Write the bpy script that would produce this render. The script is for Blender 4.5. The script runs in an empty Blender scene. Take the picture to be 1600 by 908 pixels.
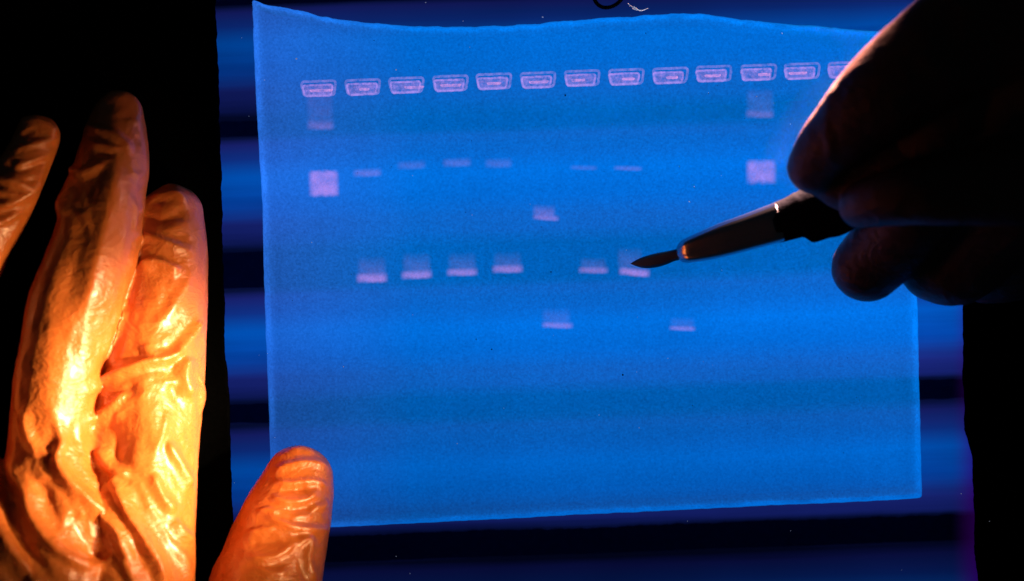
import bpy, bmesh, math, random
import numpy as np
from mathutils import Vector, noise, Matrix

random.seed(7)
SC = bpy.context.scene
COL = SC.collection

# ------------------------------------------------------------------ scale
S = 0.00013125          # metres per photo pixel on the plate (the gel lanes are 9 mm apart)
D = 0.60                # camera height over the filter plate


def P(x, y, z=0.0):
    """point at height z (metres) seen at photo pixel x, y"""
    k = S * (1 - z / D)
    return Vector(((x - 800) * k, -(y - 454) * k, z))


# ------------------------------------------------------------------ camera, world, lamps, exposure
cam_d = bpy.data.cameras.new('camera')
cam = bpy.data.objects.new('camera', cam_d)
COL.objects.link(cam)
cam.location = (0, 0, D)
cam_d.sensor_width = 36
cam_d.lens = 36 * D / (1600 * S)
cam_d.clip_start = 0.01
cam_d.clip_end = 50
cam_d.dof.use_dof = True
cam_d.dof.focus_distance = D - 0.006
cam_d.dof.aperture_fstop = 9
SC.camera = cam

w = bpy.data.worlds.new('World')
SC.world = w
w.use_nodes = True
w.node_tree.nodes['Background'].inputs['Color'].default_value = (0.6, 0.8, 1.0, 1)
w.node_tree.nodes['Background'].inputs['Strength'].default_value = 0.007

SC.view_settings.view_transform = 'Standard'
SC.view_settings.look = 'None'
SC.view_settings.exposure = 0
SC.view_settings.gamma = 1


def spot(name, loc, target, power, color, size_deg, blend, radius):
    l = bpy.data.lights.new(name, 'SPOT')
    l.energy = power
    l.color = color
    l.spot_size = math.radians(size_deg)
    l.spot_blend = blend
    l.shadow_soft_size = radius
    o = bpy.data.objects.new(name, l)
    COL.objects.link(o)
    o.location = loc
    d = Vector(target) - Vector(loc)
    o.rotation_euler = d.to_track_quat('-Z', 'Y').to_euler()
    return o


# warm lamp beside the bench, below right of the frame, snooted onto the left glove
spot('warm_lamp', P(1230, 1260, 0.120), P(185, 600, 0.02), 2.0, (1.0, 0.52, 0.22), 31, 1.0, 0.018)
# added narrow spot right of the frame, whitens the folds of the left glove
spot('added_side_spot', (0.125, -0.022, 0.15), P(245, 665, 0.028), 14.5, (1.0, 0.57, 0.30), 17, 1.0, 0.007)
# unseen low spot above the frame, putting a warm rim on the right hand
spot('rim_lamp', P(1590, -620, 0.012), P(1330, 80, 0.032), 160.0, (1.0, 0.52, 0.42), 22, 0.8, 0.006)


# ------------------------------------------------------------------ helpers
def meta(o, label=None, cat=None, group=None, kind=None):
    if label: o['label'] = label
    if cat: o['category'] = cat
    if group: o['group'] = group
    if kind: o['kind'] = kind
    return o


def empty(name, loc=(0, 0, 0)):
    o = bpy.data.objects.new(name, None)
    COL.objects.link(o)
    o.location = loc
    o.empty_display_size = 0.01
    return o


def link(name, me, mat, parent=None, smooth=True):
    me.name = name
    if mat and not me.materials:
        me.materials.append(mat)
    if smooth:
        me.polygons.foreach_set('use_smooth', [True] * len(me.polygons))
    o = bpy.data.objects.new(name, me)
    COL.objects.link(o)
    if parent:
        o.parent = parent
        o.matrix_parent_inverse = Matrix.Translation(-parent.location)
    return o


def mesh(verts, faces):
    me = bpy.data.meshes.new('m')
    me.from_pydata([tuple(v) for v in verts], [], faces)
    bm = bmesh.new(); bm.from_mesh(me)
    bmesh.ops.recalc_face_normals(bm, faces=bm.faces)
    bm.to_mesh(me); bm.free()
    return me


def catmull(pts, n=8, closed=False):
    pts = [np.array(p, float) for p in pts]
    out = []
    N = len(pts)
    rng = range(N) if closed else range(N - 1)
    for i in rng:
        if closed:
            p0, p1, p2, p3 = pts[(i - 1) % N], pts[i], pts[(i + 1) % N], pts[(i + 2) % N]
        else:
            p0 = pts[max(i - 1, 0)]; p1 = pts[i]; p2 = pts[i + 1]; p3 = pts[min(i + 2, N - 1)]
        for k in range(n):
            t = k / n
            out.append(0.5 * ((2 * p1) + (-p0 + p2) * t + (2 * p0 - 5 * p1 + 4 * p2 - p3) * t * t + (-p0 + 3 * p1 - 3 * p2 + p3) * t ** 3))
    if not closed:
        out.append(pts[-1])
    return out


def resample(pts, step):
    """polyline to even steps"""
    out = [np.array(pts[0], float)]
    acc = 0.0
    for a, b in zip(pts[:-1], pts[1:]):
        a = np.array(a, float); b = np.array(b, float)
        L = np.linalg.norm(b - a)
        n = max(1, int(round(L / step)))
        for k in range(1, n + 1):
            out.append(a + (b - a) * k / n)
    return out


# ------------------------------------------------------------------ materials
class NT:
    def __init__(s, name):
        s.m = bpy.data.materials.new(name)
        s.m.use_nodes = True
        s.t = s.m.node_tree
        s.t.nodes.clear()
        s.out = s.t.nodes.new('ShaderNodeOutputMaterial')

    def n(s, typ, ins=None, **kw):
        nd = s.t.nodes.new(typ)
        for k, v in kw.items():
            setattr(nd, k, v)
        for k, v in (ins or {}).items():
            if hasattr(v, 'is_output') or isinstance(v, bpy.types.NodeSocket):
                s.t.links.new(v, nd.inputs[k])
            else:
                nd.inputs[k].default_value = v
        return nd

    def math(s, op, a, b=0.0, c=0.0, clamp=False):
        nd = s.n('ShaderNodeMath', {0: a, 1: b, 2: c}, operation=op)
        nd.use_clamp = clamp
        return nd.outputs[0]

    def noise(s, vec, scale, detail=3, rough=0.5):
        return s.n('ShaderNodeTexNoise', {'Vector': vec, 'Scale': scale, 'Detail': detail, 'Roughness': rough}).outputs['Fac']

    def map(s, v, a, b, c, d):
        return s.n('ShaderNodeMapRange', {'Value': v, 'From Min': a, 'From Max': b, 'To Min': c, 'To Max': d}).outputs[0]

    def ramp(s, fac, stops, interp='LINEAR'):
        nd = s.n('ShaderNodeValToRGB', {'Fac': fac})
        cr = nd.color_ramp
        cr.interpolation = interp
        while len(cr.elements) < len(stops):
            cr.elements.new(0.5)
        for e, (p, c) in zip(cr.elements, stops):
            e.position = p; e.color = (*c, 1)
        return nd.outputs[0]

    def coord(s, which='Object'):
        return s.n('ShaderNodeTexCoord').outputs[which]

    def surf(s, sh):
        s.t.links.new(sh, s.out.inputs['Surface'])
        return s.m

    def cmul(s, col, fac):
        nd = s.n('ShaderNodeVectorMath', {0: col, 3: fac}, operation='SCALE')
        return nd.outputs[0]


def mat_black(name, c=(0.0008, 0.0010, 0.0011), rough=0.85, bump=0.0004, scale=900):
    t = NT(name)
    co = t.coord()
    nz = t.noise(co, scale, 4)
    col = t.n('ShaderNodeMix', {0: nz, 6: (*[v * 0.6 for v in c], 1), 7: (*[v * 1.5 for v in c], 1)}, data_type='RGBA').outputs[2]
    bp = t.n('ShaderNodeBump', {'Strength': 0.3, 'Distance': bump, 'Height': nz}).outputs[0]
    b = t.n('ShaderNodeBsdfPrincipled', {'Base Color': col, 'Roughness': rough, 'Normal': bp, 'Specular IOR Level': 0.0})
    return t.surf(b.outputs[0])


M_frame = mat_black('painted_black_metal')
M_tray = mat_black('dark_tray', (0.012, 0.022, 0.05), 0.9)
M_ink = mat_black('black_ink', (0.002, 0.004, 0.004), 0.8)


def mat_tube(name, k):
    t = NT(name)
    co = t.coord()
    sep = t.n('ShaderNodeSeparateXYZ', {0: co})
    y = t.map(sep.outputs[1], -0.0118, 0.0118, 0, 1)
    st = t.n('ShaderNodeMapping', {'Vector': co, 'Scale': (9, 260, 60)}).outputs[0]
    streak = t.noise(st, 1.0, 4, 0.6)
    wob = t.math('MULTIPLY_ADD', streak, 0.16, -0.08)
    y2 = t.math('ADD', y, wob)
    col = t.ramp(y2, [(0.0, (0.002, 0.005, 0.035)), (0.09, (0.009, 0.016, 0.15)), (0.2, (0.012, 0.022, 0.20)), (0.40, (0.0015, 0.066, 0.42)),
                      (0.62, (0.0005, 0.105, 0.56)), (0.80, (0.006, 0.035, 0.26)), (0.93, (0.012, 0.018, 0.17)), (1.0, (0.003, 0.006, 0.04))])
    lng = t.noise(co, 22, 2)
    f = t.map(lng, 0.3, 0.7, 0.8, 1.15)
    f = t.math('MULTIPLY', f, t.map(streak, 0.3, 0.7, 0.88, 1.12))
    # the glow fades toward the lamp ends (local x)
    e = t.n('ShaderNodeEmission', {'Color': t.cmul(col, f), 'Strength': k})
    return t.surf(e.outputs[0])


def mat_filter():
    t = NT('violet_filter_glass')
    tr = t.n('ShaderNodeBsdfTransparent', {'Color': (0.93, 0.97, 1.0, 1)})
    gl = t.n('ShaderNodeBsdfGlossy', {'Color': (1, 1, 1, 1), 'Roughness': 0.02})
    mx = t.n('ShaderNodeMixShader', {0: 0.0008, 1: tr.outputs[0], 2: gl.outputs[0]})
    return t.surf(mx.outputs[0])


def mat_gel():
    t = NT('fluorescing_gel')
    co = t.coord()
    th = t.n('ShaderNodeAttribute', attribute_name='edge_glow').outputs['Fac']  # edge glow painted in: bright rim, dimmer groove and margins
    big = t.noise(co, 16, 2)
    fine = t.noise(co, 1900, 2, 0.7)
    fib = t.noise(t.n('ShaderNodeMapping', {'Vector': co, 'Scale': (300, 60, 100)}).outputs[0], 1.0, 3, 0.6)
    sep = t.n('ShaderNodeSeparateXYZ', {0: co})
    f = t.math('MULTIPLY', t.map(big, 0.3, 0.7, 0.90, 1.10), t.map(fine, 0.3, 0.7, 0.70, 1.30))
    f = t.math('MULTIPLY', f, t.map(fib, 0.3, 0.7, 0.96, 1.04))
    # emission weaker towards the foot of the gel (local y)
    f = t.math('MULTIPLY', f, t.map(sep.outputs[1], -0.045, 0.005, 0.58, 1.0))
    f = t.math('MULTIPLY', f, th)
    mixc = t.n('ShaderNodeMix', {0: t.map(sep.outputs[0], -0.05, -0.02, 1, 0), 6: (0.0, 0.072, 0.30, 1), 7: (0.008, 0.057, 0.26, 1)}, data_type='RGBA').outputs[2]
    e = t.n('ShaderNodeEmission', {'Color': mixc, 'Strength': f})
    tr = t.n('ShaderNodeBsdfRefraction', {'Color': (0.76, 0.77, 0.78, 1), 'Roughness': 0.16, 'IOR': 1.33})
    gl = t.n('ShaderNodeBsdfGlossy', {'Color': (0.9, 0.95, 1, 1), 'Roughness': 0.04})
    mx = t.n('ShaderNodeMixShader', {0: 0.0003, 1: tr.outputs[0], 2: gl.outputs[0]})
    ad = t.n('ShaderNodeAddShader', {0: e.outputs[0], 1: mx.outputs[0]})
    return t.surf(ad.outputs[0])


def mat_band():
    """stained DNA: soft ended stripe, strength in the object's colour alpha, sharp foot and trailing head in red channel"""
    t = NT('stained_dna')
    g = t.coord('Generated')
    sep = t.n('ShaderNodeSeparateXYZ', {0: g})
    oi = t.n('ShaderNodeObjectInfo')
    oc = t.n('ShaderNodeSeparateColor', {0: oi.outputs['Color']})
    u, v = sep.outputs[0], sep.outputs[1]
    co = t.coord('Object')
    wob = t.noise(co, 700, 2)
    v = t.math('ADD', v, t.math('MULTIPLY_ADD', wob, 0.2, -0.1))
    eu = t.math('MULTIPLY', t.n('ShaderNodeMapRange', {'Value': u, 'From Min': 0.0, 'From Max': 0.22}, interpolation_type='SMOOTHSTEP').outputs[0],
                t.n('ShaderNodeMapRange', {'Value': u, 'From Min': 1.0, 'From Max': 0.78}, interpolation_type='SMOOTHSTEP').outputs[0])
    foot = t.n('ShaderNodeMapRange', {'Value': v, 'From Min': 0.05, 'From Max': oc.outputs[1]}, interpolation_type='SMOOTHSTEP').outputs[0]
    head = t.n('ShaderNodeMapRange', {'Value': v, 'From Min': 0.95, 'From Max': oc.outputs[0]}, interpolation_type='SMOOTHSTEP').outputs[0]
    grain = t.map(t.noise(co, 2600, 2, 0.7), 0.3, 0.7, 0.65, 1.25)
    a = t.math('MULTIPLY', t.math('MULTIPLY', eu, t.math('MULTIPLY', foot, head)), grain)
    a = t.math('MULTIPLY', a, t.map(t.noise(co, 420, 2), 0.35, 0.65, 0.6, 1.2))
    a = t.math('MULTIPLY', a, oi.outputs['Alpha'])
    up = t.n('ShaderNodeNewGeometry').outputs['Normal']
    e = t.n('ShaderNodeEmission', {'Color': (0.86, 0.36, 0.96, 1), 'Strength': 1.0})
    tr = t.n('ShaderNodeBsdfTransparent')
    mx = t.n('ShaderNodeMixShader', {0: t.math('MULTIPLY', a, 0.36, clamp=True), 1: tr.outputs[0], 2: e.outputs[0]})
    return t.surf(mx.outputs[0])


def mat_well(name, k, col):
    t = NT(name)
    co = t.coord()
    a = t.map(t.noise(co, 900, 4, 0.7), 0.3, 0.68, 0.0, 1.1)
    fine = t.map(t.noise(co, 4000, 1), 0.3, 0.7, 0.6, 1.2)
    a = t.math('MULTIPLY', t.math('MULTIPLY', a, fine), k, clamp=True)
    e = t.n('ShaderNodeEmission', {'Color': col, 'Strength': 1.0})
    tr = t.n('ShaderNodeBsdfTransparent')
    mx = t.n('ShaderNodeMixShader', {0: a, 1: tr.outputs[0], 2: e.outputs[0]})
    return t.surf(mx.outputs[0])


def mat_glove(name, base=(0.62, 0.185, 0.035), rough=0.34, coat=0.35, sss=0.22):
    t = NT(name)
    co = t.coord()
    blot = t.noise(co, 130, 4, 0.6)
    powder = t.noise(co, 1500, 3, 0.7)
    fine = t.n('ShaderNodeTexVoronoi', {'Vector': co, 'Scale': 650}).outputs['Distance']
    c = t.n('ShaderNodeMix', {0: t.map(blot, 0.3, 0.7, 0, 1), 6: (*[v * 0.82 for v in base], 1), 7: (*base, 1)}, data_type='RGBA').outputs[2]
    h = t.math('ADD', t.math('MULTIPLY', blot, 1.0), t.math('MULTIPLY', powder, 0.22))
    h = t.math('ADD', h, t.math('MULTIPLY', fine, 0.10))
    wr = t.n('ShaderNodeTexNoise', {'Vector': t.n('ShaderNodeMapping', {'Vector': co, 'Scale': (105, 190, 150), 'Rotation': (0, 0, 0.35)}).outputs[0],
                                    'Scale': 1.0, 'Detail': 3, 'Roughness': 0.55, 'Distortion': 1.6}).outputs['Fac']
    rid = t.math('POWER', t.math('SUBTRACT', 1.0, t.math('MULTIPLY', t.math('ABSOLUTE', t.math('SUBTRACT', wr, 0.5)), 3.2), clamp=True), 4.0)
    h = t.math('ADD', h, t.math('MULTIPLY', rid, 0.17))
    bp = t.n('ShaderNodeBump', {'Strength': 0.6, 'Distance': 0.0009, 'Height': h}).outputs[0]
    b = t.n('ShaderNodeBsdfPrincipled', {'Base Color': c, 'Roughness': t.map(blot, 0.3, 0.7, rough - 0.08, rough + 0.1), 'Normal': bp,
                                         'Subsurface Weight': sss, 'Subsurface Scale': 0.0035, 'Specular IOR Level': 0.6, 'Coat Weight': coat, 'Coat Roughness': 0.24, 'Coat IOR': 1.6})
    b.inputs['Subsurface Radius'].default_value = (1.0, 0.32, 0.1)
    return t.surf(b.outputs[0])


def mat_metal(name, c, rough, metal=1.0):
    t = NT(name)
    co = t.coord()
    nz = t.noise(t.n('ShaderNodeMapping', {'Vector': co, 'Scale': (60, 900, 900)}).outputs[0], 1.0, 3)
    bp = t.n('ShaderNodeBump', {'Strength': 0.05, 'Distance': 0.00005, 'Height': nz}).outputs[0]
    b = t.n('ShaderNodeBsdfPrincipled', {'Base Color': (*c, 1), 'Roughness': rough + 0.04, 'Metallic': metal, 'Normal': bp})
    return t.surf(b.outputs[0])


def mat_plain(name, c, rough=0.7, emit=0):
    t = NT(name)
    co = t.coord()
    nz = t.noise(co, 3000, 2)
    col = t.n('ShaderNodeMix', {0: nz, 6: (*[v * 0.7 for v in c], 1), 7: (*c, 1)}, data_type='RGBA').outputs[2]
    b = t.n('ShaderNodeBsdfPrincipled', {'Base Color': col, 'Roughness': rough})
    if emit:
        t.t.links.new(col, b.inputs['Emission Color'])
        b.inputs['Emission Strength'].default_value = emit
    return t.surf(b.outputs[0])


# ------------------------------------------------------------------ the light box
ROT = math.radians(2.0)          # tubes and gel lie 2 degrees off the frame's axes
box = empty('transilluminator', (0, 0, -0.045))
meta(box, 'black ultraviolet light box with blue glowing tubes under the gel', 'light box')

# filter glass
gz = -0.0002
gme = mesh([P(330, -120, 0) + Vector((0, 0, z)) for z in ()] +
           [Vector((x, y, z)) for z in (gz, gz - 0.005) for x, y in ((-0.075, -0.085), (0.112, -0.085), (0.112, 0.085), (-0.075, 0.085))],
           [(0, 1, 2, 3), (7, 6, 5, 4), (0, 4, 5, 1), (1, 5, 6, 2), (2, 6, 7, 3), (3, 7, 4, 0)])
link('filter_glass', gme, mat_filter(), box, smooth=False)

# dark tray under the tubes
tv = [Vector((x, y, z)) for z in (-0.042, -0.045) for x, y in ((-0.15, -0.12), (0.15, -0.12), (0.15, 0.12), (-0.15, 0.12))]
link('tray', mesh(tv, [(0, 1, 2, 3), (7, 6, 5, 4), (0, 4, 5, 1), (1, 5, 6, 2), (2, 6, 7, 3), (3, 7, 4, 0)]), M_tray, box, smooth=False)

# tubes: axis along local x
ZT = -0.020
KT = (1 - ZT / D)


def tube_mesh(r, L, seed, rag):
    nx, na = 340, 48
    V, F = [], []
    for i in range(nx + 1):
        x = -L / 2 + L * i / nx
        for j in range(na):
            a = 2 * math.pi * j / na
            rr = r
            s = math.sin(a)
            # chipped coating: the lower outline wanders
            nzv = noise.fractal(Vector((x * 420, seed * 3.1, 0.0)), 0.9, 2.0, 4)
            nz2 = noise.fractal(Vector((x * 60, seed * 5.1 + 4, 0.0)), 0.9, 2.0, 3)
            rr = r * (1 + rag * (0.5 * nzv + 0.8 * nz2) * (1.0 if math.cos(a) < 0 else 0.6))
            V.append((x, rr * math.cos(a), r * s))
    for i in range(nx):
        for j in range(na):
            k = (j + 1) % na
            F.append((i * na + j, (i + 1) * na + j, (i + 1) * na + k, i * na + k))
    F.append(tuple(range(na)))
    F.append(tuple(nx * na + j for j in range(na)))
    return mesh(V, F)


M_cap = mat_metal('tube_cap_metal', (0.4, 0.4, 0.42), 0.4)
TK = [0.75, 0.55, 0.80, 0.86, 0.62, 0.22]
for i, cyp in enumerate([-92, 99, 304, 541, 752, 974]):
    r = 90 * S / 1.0 * KT * 1.0
    me = tube_mesh(r, 0.205, i, 0.035 if i == 4 else 0.016)
    # centre line passes photo y = cyp at x = 370
    yc = cyp - 0.035 * (800 - 370)
    o = link('lamp_tube', me, mat_tube('uv_tube_glow_%d' % i, TK[i]), box)
    o.location = P(800, yc, ZT) + Vector((0.0065, 0.0002, 0))
    o.rotation_euler.z = ROT
    # metal caps on both ends, sub-parts
    for sx in (-1, 1):
        V, F = [], []
        for q, (xx, rr) in enumerate(((0, r * 1.03), (0.012, r * 1.03), (0.014, r * 0.9))):
            for j in range(24):
                a = 2 * math.pi * j / 24
                V.append((sx * (0.098 + xx), rr * math.cos(a), rr * math.sin(a)))
        for q in range(2):
            for j in range(24):
                k = (j + 1) % 24
                F.append((q * 24 + j, (q + 1) * 24 + j, (q + 1) * 24 + k, q * 24 + k))
        F.append(tuple(48 + j for j in range(24)))
        c = bpy.data.objects.new('end_cap', mesh(V, F))
        c.data.materials.append(M_cap)
        COL.objects.link(c)
        c.parent = o


# frame side plates with their ragged inner edges
def plate(name, edge, outer_x, z0, z1, parent, mat):
    e = resample(catmull(edge, 6), 5.0)
    pts = []
    for q, p in enumerate(e):
        jx = 2.2 * noise.fractal(Vector((p[1] * 0.035, p[0] * 0.01, 3.0)), 0.9, 2.0, 4) + 0.7 * noise.noise(Vector((p[1] * 0.3, 1.0, 7.0)))
        pts.append((p[0] + jx, p[1]))
    n = len(pts)
    sgn = 1 if outer_x > pts[0][0] else -1
    V = [P(x, y, z1) for x, y in pts] + [P(x + sgn * 3, y, z1) + Vector((0, 0, 0.0004)) for x, y in pts] + \
        [P(outer_x, y, z1) + Vector((0, 0, 0.0004)) for x, y in pts] + [P(x, y, z1) + Vector((0, 0, z0 - z1)) for x, y in pts] + \
        [P(outer_x, y, z1) + Vector((0, 0, z0 - z1)) for x, y in pts]
    F = []
    for i in range(n - 1):
        for a, b in ((0, 1), (1, 2), (3, 0), (2, 4)):
            F.append((a * n + i, b * n + i, b * n + i + 1, a * n + i + 1))
    F.append((0, n, 2 * n, 4 * n, 3 * n)); F.append((n - 1, 2 * n - 1, 3 * n - 1, 5 * n - 1, 4 * n - 1))
    me = mesh(V, F)
    return link(name, me, mat, parent, smooth=False)


plate('side_plate', [(336, -160), (337, 0), (339, 80), (341, 150), (343, 210), (346, 300), (347, 380), (350, 470), (351, 540), (356, 592), (358, 660), (361, 740), (363, 800), (364, 908), (366, 1060)],
      -420, 0.0002, 0.0016, box, M_frame)
plate('side_plate', [(1500, -160), (1502, 200), (1504, 420), (1506, 500), (1506, 560), (1506, 600), (1509, 640), (1508, 668), (1514, 690), (1520, 712), (1522, 760), (1524, 815), (1524, 850), (1527, 880), (1529, 910), (1530, 1060)],
      2000, 0.0002, 0.0016, box, M_frame)


# violet margin of the filter along the right plate
def mat_violet():
    t = NT('violet_filter_margin')
    sep = t.n('ShaderNodeSeparateXYZ', {0: t.coord('Generated')})
    f = t.n('ShaderNodeMapRange', {'Value': sep.outputs[0], 'From Min': 0.0, 'From Max': 0.9}, interpolation_type='SMOOTHSTEP').outputs[0]
    c = t.n('ShaderNodeMix', {0: f, 6: (1, 1, 1, 1), 7: (1.0, 0.12, 0.55, 1)}, data_type='RGBA').outputs[2]
    tr = t.n('ShaderNodeBsdfTransparent', {'Color': c})
    e = t.n('ShaderNodeEmission', {'Color': (0.045, 0.0, 0.14, 1), 'Strength': t.math('MULTIPLY', f, 0.3)})
    a = t.n('ShaderNodeAddShader', {0: tr.outputs[0], 1: e.outputs[0]})
    return t.surf(a.outputs[0])


V = [P(x, y, 0.0) for y in (440, 1000) for x in (1484, 1536)]
V = [v + Vector((0, 0, 0.00006)) for v in V]
link('filter_margin', mesh(V, [(0, 1, 3, 2)]), mat_violet(), box, smooth=False)

# ------------------------------------------------------------------ the gel
ZG = 0.0050
gel_outline_top = [(394, -1), (412, 6), (430, 9), (465, 16), (500, 25), (560, 35), (640, 41), (720, 42), (800, 40), (880, 33), (960, 28), (1010, 24), (1060, 21), (1100, 22), (1150, 30),
                   (1220, 37), (1290, 42), (1340, 47), (1417, 52)]
right = [(1421, 150), (1426, 300), (1432, 440), (1435, 520), (1436, 600), (1439, 700), (1441, 778)]
bottom = [(1400, 781), (1300, 786), (1200, 790), (1100, 795), (1000, 800), (900, 804), (800, 810), (700, 815), (600, 820), (520, 824), (440, 828), (428, 826)]
left = [(424, 770), (422, 700), (420, 640), (417, 560), (414, 480), (412, 410), (410, 318), (405, 240), (401, 170), (397, 90)]
poly = []
for seg in (gel_outline_top, right, bottom, left):
    poly += [np.array(p, float) for p in seg]
poly.append(poly[0])
pl = resample(poly, 4.0)[:-1]
# round corners a touch and let the cut edge wander
N = len(pl)
arr = np.array(pl)
for _ in range(2):
    arr = 0.5 * arr + 0.25 * (np.roll(arr, 1, 0) + np.roll(arr, -1, 0))
tan = np.roll(arr, -1, 0) - np.roll(arr, 1, 0)
tan /= np.linalg.norm(tan, axis=1)[:, None]
nin = np.stack([-tan[:, 1], tan[:, 0]], 1)     # inward (y down, clockwise in image)
cen = arr.mean(0)
if np.mean(np.sum((cen - arr) * nin, 1)) < 0:
    nin = -nin
for i in range(N):
    a = arr[i]
    amp = 1.5 if a[1] < 60 else 0.7
    arr[i] = a + nin[i] * amp * noise.fractal(Vector((a[0] * 0.045, a[1] * 0.045, 1.0)), 0.8, 2.0, 4)
# smooth normals so that inner rings do not cross
for _ in range(12):
    nin = 0.5 * nin + 0.25 * (np.roll(nin, 1, 0) + np.roll(nin, -1, 0))
nin /= np.linalg.norm(nin, axis=1)[:, None]
# rings: inset px, height m, painted glow factor
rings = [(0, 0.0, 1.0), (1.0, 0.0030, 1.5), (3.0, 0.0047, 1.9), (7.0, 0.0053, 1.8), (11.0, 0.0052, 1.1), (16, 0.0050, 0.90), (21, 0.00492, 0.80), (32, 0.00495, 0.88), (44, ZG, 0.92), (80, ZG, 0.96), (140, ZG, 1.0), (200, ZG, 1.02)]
V, F, GLOW_F = [], [], []
for (ins, z, th) in rings:
    for i in range(N):
        mn, mx_ = arr.min(0), arr.max(0); ce = (mn + mx_) / 2
        p = ce + (arr[i] - ce) * (1 - 2 * ins / (mx_ - mn))
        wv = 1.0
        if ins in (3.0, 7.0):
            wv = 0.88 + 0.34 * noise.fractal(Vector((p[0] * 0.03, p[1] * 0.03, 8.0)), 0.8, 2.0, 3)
            # the painted rim glow wavers along the edge
        V.append(P(p[0], p[1], z)); GLOW_F.append(th * wv)
for r_ in range(len(rings) - 1):
    for i in range(N):
        k = (i + 1) % N
        F.append((r_ * N + i, (r_ + 1) * N + i, (r_ + 1) * N + k, r_ * N + k))
for base_i, zc_, flip in (((len(rings) - 1) * N, ZG, 0), (0, 0.0, 1)):
    V.append(P(915, 415, zc_)); GLOW_F.append(1.0 if not flip else 0.9)
    ci = len(V) - 1
    for i in range(N):
        F.append((base_i + i, base_i + (i + 1) % N, ci))
gme = mesh(V, F)
at = gme.attributes.new('edge_glow', 'FLOAT', 'POINT')
at.data.foreach_set('value', GLOW_F)
gel = empty('agarose_gel', (0, 0, 0))
meta(gel, 'rectangular blue glowing gel slab with a row of wells and pink bands', 'gel')
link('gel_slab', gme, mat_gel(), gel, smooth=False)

# wells
M_rim = mat_well('well_rim_glow', 0.27, (0.45, 0.33, 0.95, 1))
M_res = mat_well('well_residue_glow', 0.40, (0.80, 0.36, 0.95, 1))
M_res2 = mat_well('well_hot_residue', 0.45, (0.95, 0.40, 0.90, 1))
wells = [(498, 138, 0), (567, 136, 0), (635, 133, 1), (704, 130, 2), (772, 127, 3), (841, 125, 3), (910, 122, 4), (979, 120, 5), (1048, 118, 6), (1116, 115, 7), (1186, 113, 7), (1254, 111, 7), (1322, 109, 7)]


def loft_loop(pts, r, z, closed=True):
    """thin round bead along a closed outline, px coords"""
    n = len(pts)
    V, F = [], []
    m = 6
    for i in range(n):
        a = pts[(i - 1) % n]; b = pts[(i + 1) % n]
        if not closed:
            a = pts[max(i - 1, 0)]; b = pts[min(i + 1, n - 1)]
        t = (b - a) / max(1e-9, np.linalg.norm(b - a))
        nn = np.array([-t[1], t[0]])
        c = P(pts[i][0], pts[i][1], z)
        n3 = Vector((nn[0], -nn[1], 0))
        for j in range(m):
            an = 2 * math.pi * j / m
            V.append(c + n3 * (r * S * math.cos(an)) + Vector((0, 0, r * S * 0.6 * math.sin(an))))
    for i in range(n if closed else n - 1):
        k = (i + 1) % n
        for j in range(m):
            l = (j + 1) % m
            F.append((i * m + j, k * m + j, k * m + l, i * m + l))
    return V, F


def rounded(cx, cy, w_, h_, rad, skew, rot, seed):
    out = []
    for (sx, sy, a0) in ((1, -1, -90), (1, 1, 0), (-1, 1, 90), (-1, -1, 180)):
        for k in range(6):
            a = math.radians(a0 + k * 18)
            x = sx * (w_ / 2 - rad) + rad * math.cos(a)
            y = sy * (h_ / 2 - rad) + rad * math.sin(a)
            out.append((x, y))
    res = []
    for x, y in resample(out + [out[0]], 2.0)[:-1]:
        taper = 1 - 0.07 * (y / (h_ / 2))          # narrower foot
        x2 = x * taper + skew * y
        x3 = x2 * math.cos(rot) - y * math.sin(rot)
        y3 = x2 * math.sin(rot) + y * math.cos(rot)
        j = noise.noise(Vector((x3 * 0.2 + seed * 9, y3 * 0.2, seed)))
        res.append(np.array((cx + x3 + 0.7 * j, cy + y3 + 0.5 * j)))
    return res


rot_px = -0.036
for i, (cx, cy, sh) in enumerate(wells):
    out = rounded(cx, cy, 51, 22 + 0 * sh, 4.5, 0.0, rot_px, i + 1)
    V, F = loft_loop(out, 1.9, ZG + 0.0003)
    wl = link('well', mesh(V, F), M_rim, gel)
    # floor of the well, seen shifted towards the foot and left
    fl = rounded(cx - 1.0 - 0.5 * sh, cy + 3.5, 45, 17, 4.0, 0.0, rot_px, i + 40)
    V, F = loft_loop(fl, 1.5, ZG - 0.0006)
    nb = len(V)
    c0 = P(cx - 1 - 0.5 * sh, cy + 4.5, ZG - 0.0006)
    V += [P(p[0], p[1], ZG - 0.0007) for p in fl]
    F.append(tuple(nb + q for q in range(len(fl))))
    link('well_floor', mesh(V, F), M_res, wl)
    # clot of sample left in the well
    lump = random.Random(i * 5 + 2)
    dx = {0: 4, 1: 2, 4: 0, 2: 12, 5: 1}.get(i, lump.uniform(-8, 8))
    wdt = {0: 34, 1: 14, 4: 20}.get(i, lump.uniform(16, 34))
    cl = rounded(cx + dx, cy + 3.5, wdt, 2.2, 1.0, 0, rot_px, i + 80)
    V, F = loft_loop(cl, 1.0, ZG + 0.0003)
    link('sample_residue', mesh(V, F), M_res2, wl)
    cl = rounded(cx + dx - 2, cy + 9.0, wdt * 0.8, 2.2, 1.0, 0, rot_px, i + 80)

# bands
M_band = mat_band()
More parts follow.
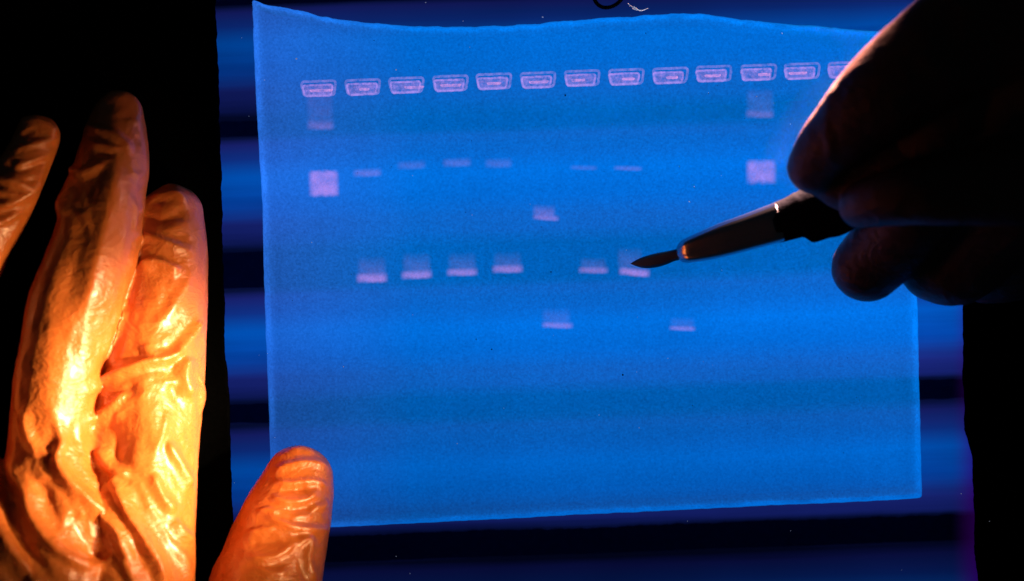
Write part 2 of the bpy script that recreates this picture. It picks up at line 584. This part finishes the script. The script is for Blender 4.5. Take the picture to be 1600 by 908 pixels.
# cx, cy, w, h, strength, head softness, foot softness, slope
bands = [
    (506, 287, 52, 50, 0.85, 0.80, 0.22, -0.02), (500, 168, 48, 64, 0.11, 0.70, 0.30, -0.02), (501, 195, 48, 24, 0.30, 0.40, 0.40, -0.02),
    (507, 298, 50, 26, 0.25, 0.5, 0.35, -0.02),
    (574, 270, 50, 19, 0.50, 0.45, 0.45, -0.05), (643, 258, 50, 20, 0.22, 0.45, 0.45, -0.06), (714, 254, 50, 20, 0.32, 0.45, 0.45, -0.05),
    (779, 255, 48, 22, 0.22, 0.45, 0.45, -0.04), (912, 262, 48, 12, 0.20, 0.45, 0.45, 0.01), 
    (981, 263, 50, 12, 0.36, 0.45, 0.45, 0.02), 
    (581, 434, 54, 22, 0.95, 0.45, 0.40, -0.03), (581, 418, 50, 44, 0.20, 0.40, 0.30, -0.02),
    (651, 429, 54, 20, 0.85, 0.45, 0.42, -0.06), (651, 412, 50, 44, 0.18, 0.40, 0.30, -0.02),
    (722, 425, 54, 18, 0.80, 0.45, 0.42, -0.03), (722, 410, 50, 40, 0.15, 0.40, 0.30, -0.02),
    (793, 420, 54, 19, 0.75, 0.45, 0.42, -0.03), (793, 408, 50, 38, 0.15, 0.40, 0.30, -0.02),
    (927, 422, 52, 16, 0.60, 0.45, 0.45, 0.0), (927, 412, 46, 26, 0.16, 0.40, 0.30, 0.0),
    (991, 425, 54, 19, 1.0, 0.45, 0.42, 0.08), (984, 404, 44, 44, 0.16, 0.40, 0.30, 0.0),
    (850, 330, 40, 26, 0.26, 0.40, 0.40, 0.03), (853, 340, 46, 14, 0.55, 0.40, 0.45, 0.05),
    (871, 508, 54, 15, 0.55, 0.45, 0.45, 0.02), (869, 494, 50, 32, 0.12, 0.45, 0.30, 0.0), (1066, 513, 46, 12, 0.48, 0.45, 0.45, 0.02),
    (1066, 504, 44, 24, 0.10, 0.45, 0.30, 0.0),
    (1189, 269, 52, 48, 0.78, 0.70, 0.30, 0.0), (1187, 178, 50, 20, 0.30, 0.45, 0.45, 0.0), (1187, 158, 48, 48, 0.12, 0.60, 0.30, 0.0),
]
for (cx, cy, bw, bh, st, hd, ft, sl) in bands:
    # local box with its own origin
    zc = ZG - 0.0011 - 0.0009 * random.random()
    k = S * (1 - zc / D)
    hx, hy, hz = bw * k / 2, bh * k / 2, 0.0004
    V = [Vector((sx * hx, sy * hy, sz * hz)) for sz in (-1, 1) for sx, sy in ((-1, -1), (1, -1), (1, 1), (-1, 1))]
    me = mesh(V, [(0, 1, 2, 3), (7, 6, 5, 4), (0, 4, 5, 1), (1, 5, 6, 2), (2, 6, 7, 3), (3, 7, 4, 0)])
    o = link('dna_band', me, M_band, gel, smooth=False)
    o.location = P(cx, cy, zc)
    o.rotation_euler.z = -sl
    o.color = (hd, ft, 0, st * (0.46 if 235 < cy < 275 and bh < 30 else 0.5 if st < 0.21 else 0.85))

# ------------------------------------------------------------------ small marks and dust
V, F = loft_loop([np.array((949 + 25 * math.cos(a) + 2 * math.cos(2 * a), -16 + 28 * math.sin(a))) for a in np.linspace(0, 2 * math.pi, 40)[:-1]], 3.0, 0.0004)
pm = link('pen_mark', mesh(V, F), M_ink)
meta(pm, 'round black pen mark on the glass above the gel, cut by the top edge', 'pen mark')

M_lint = mat_plain('pale_lint', (0.8, 0.8, 0.85), 0.8, 0.5)
strands = [[(981, 5), (985, 9), (990, 12), (995, 14), (1001, 17), (1008, 15)], [(988, 13), (992, 15), (999, 16), (1005, 16), (1010, 14), (1013, 13)], [(990, 10), (994, 13), (998, 16)]]
V, F = [], []
for st in strands:
    v, f = loft_loop([np.array(p, float) for p in catmull(st, 4)], 0.45, 0.0006, closed=False)
    b0 = len(V)
    V += v; F += [tuple(q + b0 for q in ff) for ff in f]
meta(link('lint_fibre', mesh(V, F), M_lint), 'pale curl of lint on the glass above the gel edge', 'lint')


def specks(name, pts, mat, z_of, label):
    V, F = [], []
    for (x, y, r) in pts:
        b0 = len(V)
        c = P(x, y, z_of(x, y))
        k = 6
        for j in range(k):
            a = 2 * math.pi * j / k + x
            V.append(c + Vector((math.cos(a) * r * S * random.uniform(.6, 1.2), math.sin(a) * r * S * random.uniform(.6, 1.2), 0)))
        V.append(c + Vector((0, 0, r * S * 0.7)))
        V.append(c - Vector((0, 0, r * S * 0.1)))
        for j in range(k):
            F.append((b0 + j, b0 + (j + 1) % k, b0 + k)); F.append((b0 + (j + 1) % k, b0 + j, b0 + k + 1))
    o = link(name, mesh(V, F), mat)
    meta(o, label, 'dust', kind='stuff')


def ground_z(x, y):
    if 425 < x < 1430 and 50 < y < 800: return ZG + 0.0001
    if x < 335 or x > 1530: return 0.0021
    return 0.0001


dark = [(883, 149, 1.6), (861, 425, 1.5), (973, 586, 1.7), (768, 546, 1.4), (744, 530, 1.1), (1009, 52, 1.1), (402, 96, 1.2)]
lightp = [(411, 126, 1.2), (463, 92, 1.5), (619, 109, 1.2), (848, 27, 1.4), (1222, 52, 1.3), (1077, 315, 1.2), (487, 379, 1.0), (665, 4, 1.0)]
rs = random.Random(3)
for _ in range(46):
    lightp.append((rs.uniform(350, 1590), rs.uniform(5, 900), rs.uniform(0.45, 0.85)))
for _ in range(26):
    dark.append((rs.uniform(430, 1420), rs.uniform(60, 780), rs.uniform(0.5, 0.9)))
specks('dust', lightp, mat_plain('pale_dust', (0.7, 0.75, 0.9), 0.8, 0.25), ground_z, 'pale dust specks scattered over the gel and the glass')
specks('dark_dust', dark, M_ink, ground_z, 'dark specks of dirt scattered over the gel')


# ------------------------------------------------------------------ hands
def skin_from(chains, voxel, smooth_it=8):
    """chains of (px, py, z_mm, r_px, flat) grown into ONE continuous surface"""
    tb = bmesh.new()
    bmesh.ops.create_icosphere(tb, subdivisions=3, radius=1.0)
    tv = np.array([v.co[:] for v in tb.verts]); tf = np.array([[v.index for v in f.verts] for f in tb.faces])
    tb.free()
    VV, FF = [], []
    for ch in chains:
        pts = catmull([c[:4] for c in ch], 6)
        dense = []
        for a, b in zip(pts[:-1], pts[1:]):
            L = np.linalg.norm((b - a)[:2]) * S * 1000 + abs(b[2] - a[2])
            n = max(1, int(L / 1.2))
            for k in range(n):
                dense.append(a + (b - a) * k / n)
        dense.append(pts[-1])
        for p in dense:
            z = p[2] / 1000
            r = p[3] * S * (1 - z / D)
            FF.append(tf + len(VV) * len(tv))
            VV.append(tv * r + np.array(P(p[0], p[1], z)))
    VV = np.concatenate(VV); FF = np.concatenate(FF)
    me = bpy.data.meshes.new('tmp')
    me.from_pydata(VV.tolist(), [], FF.tolist())
    o = bpy.data.objects.new('tmp', me)
    COL.objects.link(o)
    m = o.modifiers.new('r', 'REMESH'); m.mode = 'VOXEL'; m.voxel_size = voxel; m.adaptivity = 0
    m2 = o.modifiers.new('s', 'SMOOTH'); m2.factor = 0.5; m2.iterations = smooth_it
    dg = bpy.context.evaluated_depsgraph_get()
    res = bpy.data.meshes.new_from_object(o.evaluated_get(dg))
    bpy.data.objects.remove(o)
    return res


def drape(me, folds, noise_amp=0.0002, seed=0.0):
    """raise glove creases: folds = (points, height mm, width left px, width right px)"""
    n = len(me.vertices)
    co = np.empty(n * 3); me.vertices.foreach_get('co', co); co = co.reshape(-1, 3)
    no = np.empty(n * 3); me.vertex_normals.foreach_get('vector', no); no = no.reshape(-1, 3)
    k = S * (1 - co[:, 2] / D)
    px = np.stack([co[:, 0] / k + 800, 454 - co[:, 1] / k], 1)
    up = np.clip((no[:, 2] + 0.1) / 0.5, 0, 1)
    hp = np.zeros(n); hn = np.zeros(n)
    for pts, amp, wl, wr in folds:
        pp = catmull(pts, 5)
        pp = [np.array(p, float) for p in pp]
        tot = len(pp) - 1
        best = np.full(n, 1e9); side = np.zeros(n); tt = np.zeros(n)
        for i, (a, b) in enumerate(zip(pp[:-1], pp[1:])):
            d = b - a
            L2 = max(d @ d, 1e-9)
            t = np.clip(((px - a) @ d) / L2, 0, 1)
            q = px - (a + t[:, None] * d)
            dist = np.hypot(q[:, 0], q[:, 1])
            s = d[0] * q[:, 1] - d[1] * q[:, 0]       # > 0 : right-hand side when walking along with y down
            m = dist < best
            best[m] = dist[m]; side[m] = s[m]; tt[m] = (i + t[m]) / tot
        wdt = np.where(side > 0, wr, wl) * 0.82; amp_ = amp * 1.12
        q_ = best / wdt
        prof = np.exp(-np.sqrt(q_ ** 2 + 0.05) * 1.35 + 0.30) - 0.30 * np.exp(-((q_ - 1.9) / 0.8) ** 2)
        ends = np.clip(np.minimum(tt, 1 - tt) / 0.18, 0.25, 1)
        e_ = amp_ * prof * ends
        hp = np.maximum(hp, e_); hn = np.minimum(hn, e_)
    h = hp + hn * np.clip(1 - hp / 0.4, 0, 1)
    ed = np.empty(len(me.edges) * 2, dtype=np.int64); me.edges.foreach_get('vertices', ed); ed = ed.reshape(-1, 2)
    deg = np.bincount(ed.ravel(), minlength=n)
    for _ in range(2):
        sm = np.bincount(ed[:, 0], h[ed[:, 1]], n) + np.bincount(ed[:, 1], h[ed[:, 0]], n)
        h = 0.4 * h + 0.6 * sm / np.maximum(deg, 1)
    co2 = co + no * (up * h / 1000)[:, None]
    if noise_amp:
        for i in range(n):
            v = Vector(co[i]) * 95
            w1 = noise.fractal(Vector((v.x + seed, v.y * 0.7, v.z)), 1.0, 2.0, 4)
            co2[i] += no[i] * (w1 * noise_amp)
    me.vertices.foreach_set('co', co2.ravel())
    me.update()
    return me


M_glove = mat_glove('latex_glove')

left_chains = [
    # index
    [(270, 334, 11, 48), (261, 380, 12, 62), (256, 440, 13.5, 69), (249, 500, 15, 76), (238, 570, 17, 82), (226, 650, 19, 88), (214, 760, 22, 94), (206, 900, 26, 98), (200, 1080, 29, 105)],
    # middle
    [(186, 184, 14, 42), (178, 235, 17, 54), (166, 300, 20, 63), (146, 390, 23, 69), (112, 490, 25, 72), (88, 590, 26, 68), (82, 700, 25, 74), (95, 830, 28, 92), (90, 1080, 30, 110)],
    # ring
    [(58, 217, 22, 36), (38, 262, 24, 40), (8, 318, 25, 43), (-36, 390, 24, 50), (-75, 500, 22, 56), (-95, 640, 22, 62), (-40, 800, 28, 76), (14, 900, 31, 88), (10, 1080, 30, 95)],
    # little finger, out of the frame
    [(-150, 420, 9, 34), (-170, 540, 12, 42), (-175, 700, 15, 48), (-150, 900, 20, 62), (-130, 1080, 24, 78)],
    # thumb
    [(467, 750, 10, 54), (460, 775, 10.5, 62), (440, 830, 12, 76), (418, 905, 14, 86), (392, 985, 17, 94), (300, 1090, 23, 110), (200, 1180, 26, 120)],
    # back of the hand and wrist
    [(200, 1080, 29, 105), (60, 1180, 30, 150), (40, 1400, 30, 170)],
    [(-30, 1080, 27, 90), (60, 1180, 30, 150)],
    # bunched rubber at the index knuckle side
    [(303, 596, 20, 13), (307, 616, 20, 14), (306, 630, 20, 13), (300, 650, 20, 12)],
]
left_folds = [
    # middle finger
    ([(180, 252), (172, 300), (158, 370), (142, 440), (128, 515)], 1.2, 40, 20),
    ([(128, 201), (160, 205), (190, 220), (204, 240)], 0.9, 9, 9),
    ([(143, 224), (165, 230), (188, 236)], 0.6, 7, 7),
    ([(103, 250), (113, 266), (135, 268), (166, 254)], 0.9, 8, 10),
    ([(96, 262), (97, 300), (100, 345)], 1.5, 16, 14),
    ([(160, 145), (205, 150), (224, 190)], 0.5, 9, 12),
    ([(195, 188), (222, 192)], 0.4, 7, 7),
    ([(38, 640), (44, 680), (62, 715)], 1.0, 10, 10),
    ([(82, 640), (94, 690), (88, 720), (103, 752), (140, 790), (180, 826), (194, 862), (215, 910)], 1.9, 16, 12),
    ([(12, 725), (40, 765), (48, 800), (62, 828), (100, 868), (150, 888)], 1.7, 16, 14),
    ([(-10, 820), (25, 872), (62, 915), (90, 950)], 1.8, 16, 16),
    ([(60, 700), (75, 712), (90, 708)], 0.8, 8, 8),
    # index finger
    ([(176, 752), (204, 812), (235, 866), (258, 920)], 2.0, 16, 10),
    ([(188, 872), (200, 890), (215, 925)], 1.1, 9, 9),
    ([(214, 340), (236, 312), (275, 302), (292, 318)], 0.55, 9, 9),
    ([(240, 280), (262, 286), (285, 290)], 0.4, 7, 7),
    ([(212, 372), (230, 368), (262, 380), (302, 394)], 0.7, 9, 9),
    ([(218, 415), (245, 408), (284, 424)], 1.2, 7, 13),
    ([(300, 430), (282, 462), (262, 490), (240, 510)], 0.6, 12, 10),
    ([(140, 612), (172, 591), (226, 568), (262, 560), (300, 538)], 1.7, 10, 9),
    ([(222, 538), (240, 556), (262, 558)], 0.8, 10, 9),
    ([(312, 500), (300, 525), (270, 556)], 1.1, 10, 10),
    ([(138, 658), (168, 640), (198, 612)], 0.8, 8, 8),
    ([(160, 562), (180, 520), (195, 480)], 0.8, 9, 9),
    ([(292, 555), (285, 590), (296, 622)], 1.6, 16, 12),
    ([(236, 738), (250, 775), (272, 802)], 1.4, 12, 9),
    ([(258, 690), (276, 722), (300, 765)], 1.4, 12, 9),
    ([(270, 812), (282, 832), (300, 846)], 1.2, 10, 9),
    ([(262, 640), (252, 680), (240, 712)], 0.8, 12, 12),
    # ring finger
    ([(48, 186), (70, 200), (84, 222)], 0.5, 6, 6),
    ([(20, 262), (50, 252), (78, 240)], 0.6, 6, 6),
    ([(-12, 300), (12, 302), (40, 312)], 0.7, 7, 7),
    ([(-20, 350), (5, 345), (30, 330)], 0.8, 7, 7),
    ([(28, 215), (40, 200), (60, 194)], 0.4, 6, 6),
    ([(-10, 264), (30, 262), (75, 252)], -1.2, 10, 10),
    # sunken places between the folds
    ([(155, 650), (175, 690), (165, 760)], -1.9, 44, 44),
    ([(105, 800), (135, 840), (160, 880)], -2.2, 36, 36),
    ([(118, 285), (132, 300), (150, 308)], -0.5, 18, 18),
    ([(150, 235), (180, 245)], -0.7, 9, 9),
    ([(225, 335), (255, 342), (290, 330)], -0.7, 11, 11),
    ([(60, 745), (80, 790), (100, 830)], -1.4, 24, 24),
    ([(10, 790), (40, 850), (80, 890)], -1.2, 14, 14),
    ([(160, 640), (190, 615), (215, 600)], -0.9, 11, 11),
    ([(250, 700), (262, 735)], -0.8, 9, 9),
    ([(436, 764), (482, 762)], -0.9, 8, 8),
    ([(452, 796), (488, 792)], -0.9, 8, 8),
    ([(390, 850), (440, 846)], -0.8, 9, 9),
    # extra small creases on the middle finger
    ([(120, 330), (140, 352), (150, 385)], 0.5, 9, 9),
    ([(200, 262), (212, 275), (226, 270)], 0.5, 6, 6),
    ([(196, 300), (212, 330), (208, 365)], 0.4, 7, 7),
    ([(150, 700), (170, 730), (205, 745)], 0.6, 12, 12),
    ([(278, 860), (290, 885), (300, 915)], 0.8, 8, 8),
    ([(250, 600), (275, 596), (300, 604)], 0.6, 9, 9),
    ([(30, 190), (62, 192), (88, 212)], 0.8, 9, 9),
    ([(15, 240), (55, 225), (92, 216)], 0.7, 7, 7),
    ([(-10, 276), (20, 284), (45, 292), (68, 276)], 0.9, 8, 8),
    ([(-10, 322), (15, 318), (45, 300), (66, 282)], 1.0, 8, 8),
    # thumb
    ([(452, 703), (474, 700), (490, 706)], 0.5, 6, 6),
    ([(428, 738), (452, 727), (485, 722), (515, 732)], 0.7, 8, 6),
    ([(430, 751), (450, 756), (488, 752), (514, 762)], 0.8, 6, 6),
    ([(424, 775), (446, 784), (480, 780), (496, 766)], 0.9, 7, 7),
    ([(488, 793), (502, 792), (511, 783)], 0.8, 6, 6),
    ([(405, 800), (420, 797), (436, 802)], 0.7, 5, 5),
    ([(418, 803), (440, 818), (470, 825), (512, 828)], 1.0, 6, 8),
    ([(386, 835), (408, 829), (434, 824)], 0.7, 6, 6),
    ([(388, 868), (408, 873), (434, 867), (462, 846)], 0.9, 7, 8),
    ([(462, 850), (484, 843), (480, 875), (494, 915)], 0.9, 8, 8),
    ([(400, 888), (428, 896), (452, 892)], 0.7, 7, 7),
]
me = skin_from(left_chains, 0.00042, 6)
drape(me, left_folds, 0.0005, 3.0)
lh = link('gloved_hand', me, M_glove)
meta(lh, 'left hand in a wrinkled orange lit glove resting on the black frame', 'hand')

right_chains = [
    # index
    [(1271, 262, 38, 42), (1290, 232, 41, 48), (1322, 200, 44, 58), (1378, 150, 48, 72), (1452, 96, 50, 86), (1560, 40, 50, 110), (1700, 20, 48, 150)],
    [(1275, 262, 37, 40), (1300, 275, 36, 42), (1340, 285, 36, 50), (1420, 250, 40, 60)],
    # middle
    [(1354, 418, 24, 55), (1385, 385, 27, 60), (1440, 320, 34, 66), (1520, 230, 40, 76), (1600, 130, 44, 110), (1720, 80, 46, 150)],
    # curled middle segments under the index finger, added to block the rim light
    [(1385, 385, 25, 56), (1400, 300, 24, 66), (1425, 200, 28, 72), (1480, 100, 32, 84), (1560, 40, 40, 100)],
    # ring
    [(1466, 408, 22, 66), (1500, 410, 24, 66), (1560, 340, 30, 76), (1640, 240, 38, 100), (1740, 160, 42, 140)],
    # little finger
    [(1540, 420, 16, 56), (1600, 400, 20, 64), (1680, 320, 28, 80), (1780, 240, 36, 120)],
    # thumb, pressing the handle from the camera's side
    [(1346, 322, 43, 36), (1380, 312, 47, 44), (1440, 300, 50, 52), (1530, 290, 50, 64), (1660, 250, 46, 100), (1780, 180, 44, 150)],
    # palm and wrist
    [(1700, 20, 48, 150), (1780, 180, 44, 150), (1960, 200, 44, 170), (2200, 260, 44, 190)],
    [(1640, 240, 38, 100), (1780, 240, 38, 130)],
    [(1440, 320, 34, 60), (1440, 240, 40, 66), (1500, 160, 44, 80)],
]
me = skin_from(right_chains, 0.00055, 8)
drape(me, [([(1300, 130), (1290, 190), (1300, 250)], 0.3, 10, 10)], 0.0003, 11.0)
rh = link('gloved_hand', me, mat_glove('shaded_glove', (0.075, 0.026, 0.014), 0.5, 0.0, 0.0))  # glove colour darkened to paint in the shade of the silhouette
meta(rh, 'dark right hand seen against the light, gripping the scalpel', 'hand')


# ------------------------------------------------------------------ scalpel
def zs(x):
    return 0.0056 + (x - 987) / 313.0 * 0.023


sc = empty('scalpel', P(987, 412, 0.0052))
meta(sc, 'scalpel held in the right hand with its blade tip on a pink band', 'scalpel')


def loft_profile(stations, section, name, mat):
    """stations (x, y_top, y_bottom, half thickness mm); section: list of (u -1..1 across, v -1..1 up)"""
    V, F = [], []
    m = len(section)
    for (x, yt, yb, th) in stations:
        xb = x + (yb - yt) * 0.25
        z = zs((x + xb) / 2)
        a = P(x, yt, z); b = P(xb, yb, z)
        c = (a + b) / 2; hdir = (a - b) / 2
        for (u, v) in section:
            V.append(c + hdir * u + Vector((0.35, 0, 0.93)) * 0 + Vector((0, 0, v * th / 1000)))
    n = len(stations)
    for i in range(n - 1):
        for j in range(m):
            k = (j + 1) % m
            F.append((i * m + j, (i + 1) * m + j, (i + 1) * m + k, i * m + k))
    F.append(tuple(range(m)))
    F.append(tuple((n - 1) * m + j for j in range(m)))
    return link(name, mesh(V, F), mat, sc)


def interp_stations(st, n=6):
    return [tuple(p) for p in catmull(st, n)]


M_steel = mat_metal('blade_steel', (0.03, 0.06, 0.075), 0.45, 0.3)
M_handle = mat_metal('handle_metal', (0.34, 0.33, 0.35), 0.16, 1.0)
round_sec = [(math.cos(a) if abs(math.cos(a)) > 1e-6 else 0, math.sin(a)) for a in np.linspace(0, 2 * math.pi, 29)[:-1]]
sec = []
for (c_, s_) in round_sec:
    u = math.copysign(abs(c_) ** 0.75, c_); v = math.copysign(abs(s_) ** 0.75, s_)
    if v > 0:
        v -= 0.55 * math.exp(-((u + 0.12) / 0.16) ** 2)
    sec.append((u, v))
# blade: bevelled lens section, thin
bl = interp_stations([(985, 411.8, 412.2, .04), (991, 408.6, 415.2, .12), (999, 404.6, 418.0, .18), (1010, 400.6, 419.2, .2), (1025, 396.5, 417.5, .2), (1040, 393.5, 413, .2), (1052, 391, 408, .2), (1066, 387, 405, .2)], 4)
bl = [(x - (yb - yt) * 0.125, yt, yb, th) for (x, yt, yb, th) in bl]
loft_profile(bl, [(1, 0), (0.6, 0.9), (-0.45, 1), (-1, 0), (-0.45, -1), (0.6, -0.9)], 'blade', M_steel)
hs = interp_stations([(1056, 391, 404, .4), (1058, 384, 409, 1.1), (1063, 377, 411, 1.8), (1072, 371.5, 410.5, 2.2), (1100, 359, 406, 2.6), (1126, 348, 400, 2.9), (1160, 336, 391, 3.1), (1197, 322, 381, 3.3),
                      (1210, 317, 377, 3.3)], 5)
loft_profile(hs, sec, 'handle', M_handle)
cs = interp_stations([(1200, 322, 379, 3.1), (1204, 319, 379.5, 3.5), (1225, 310, 374, 3.7), (1238, 302.5, 371, 3.8), (1244, 300, 375, 3.8), (1252, 296, 379, 3.7), (1275, 290, 372, 3.7), (1300, 285, 366, 3.6), (1360, 268, 335, 3.0), (1440, 245, 305, 2.8), (1540, 215, 270, 2.6), (1640, 190, 240, 2.4)], 4)
cs = [(x, yt, yb, th) for (x, yt, yb, th) in cs]
loft_profile(cs, round_sec, 'grip', mat_black('black_grip_rubber', (0.004, 0.004, 0.005), 0.5))
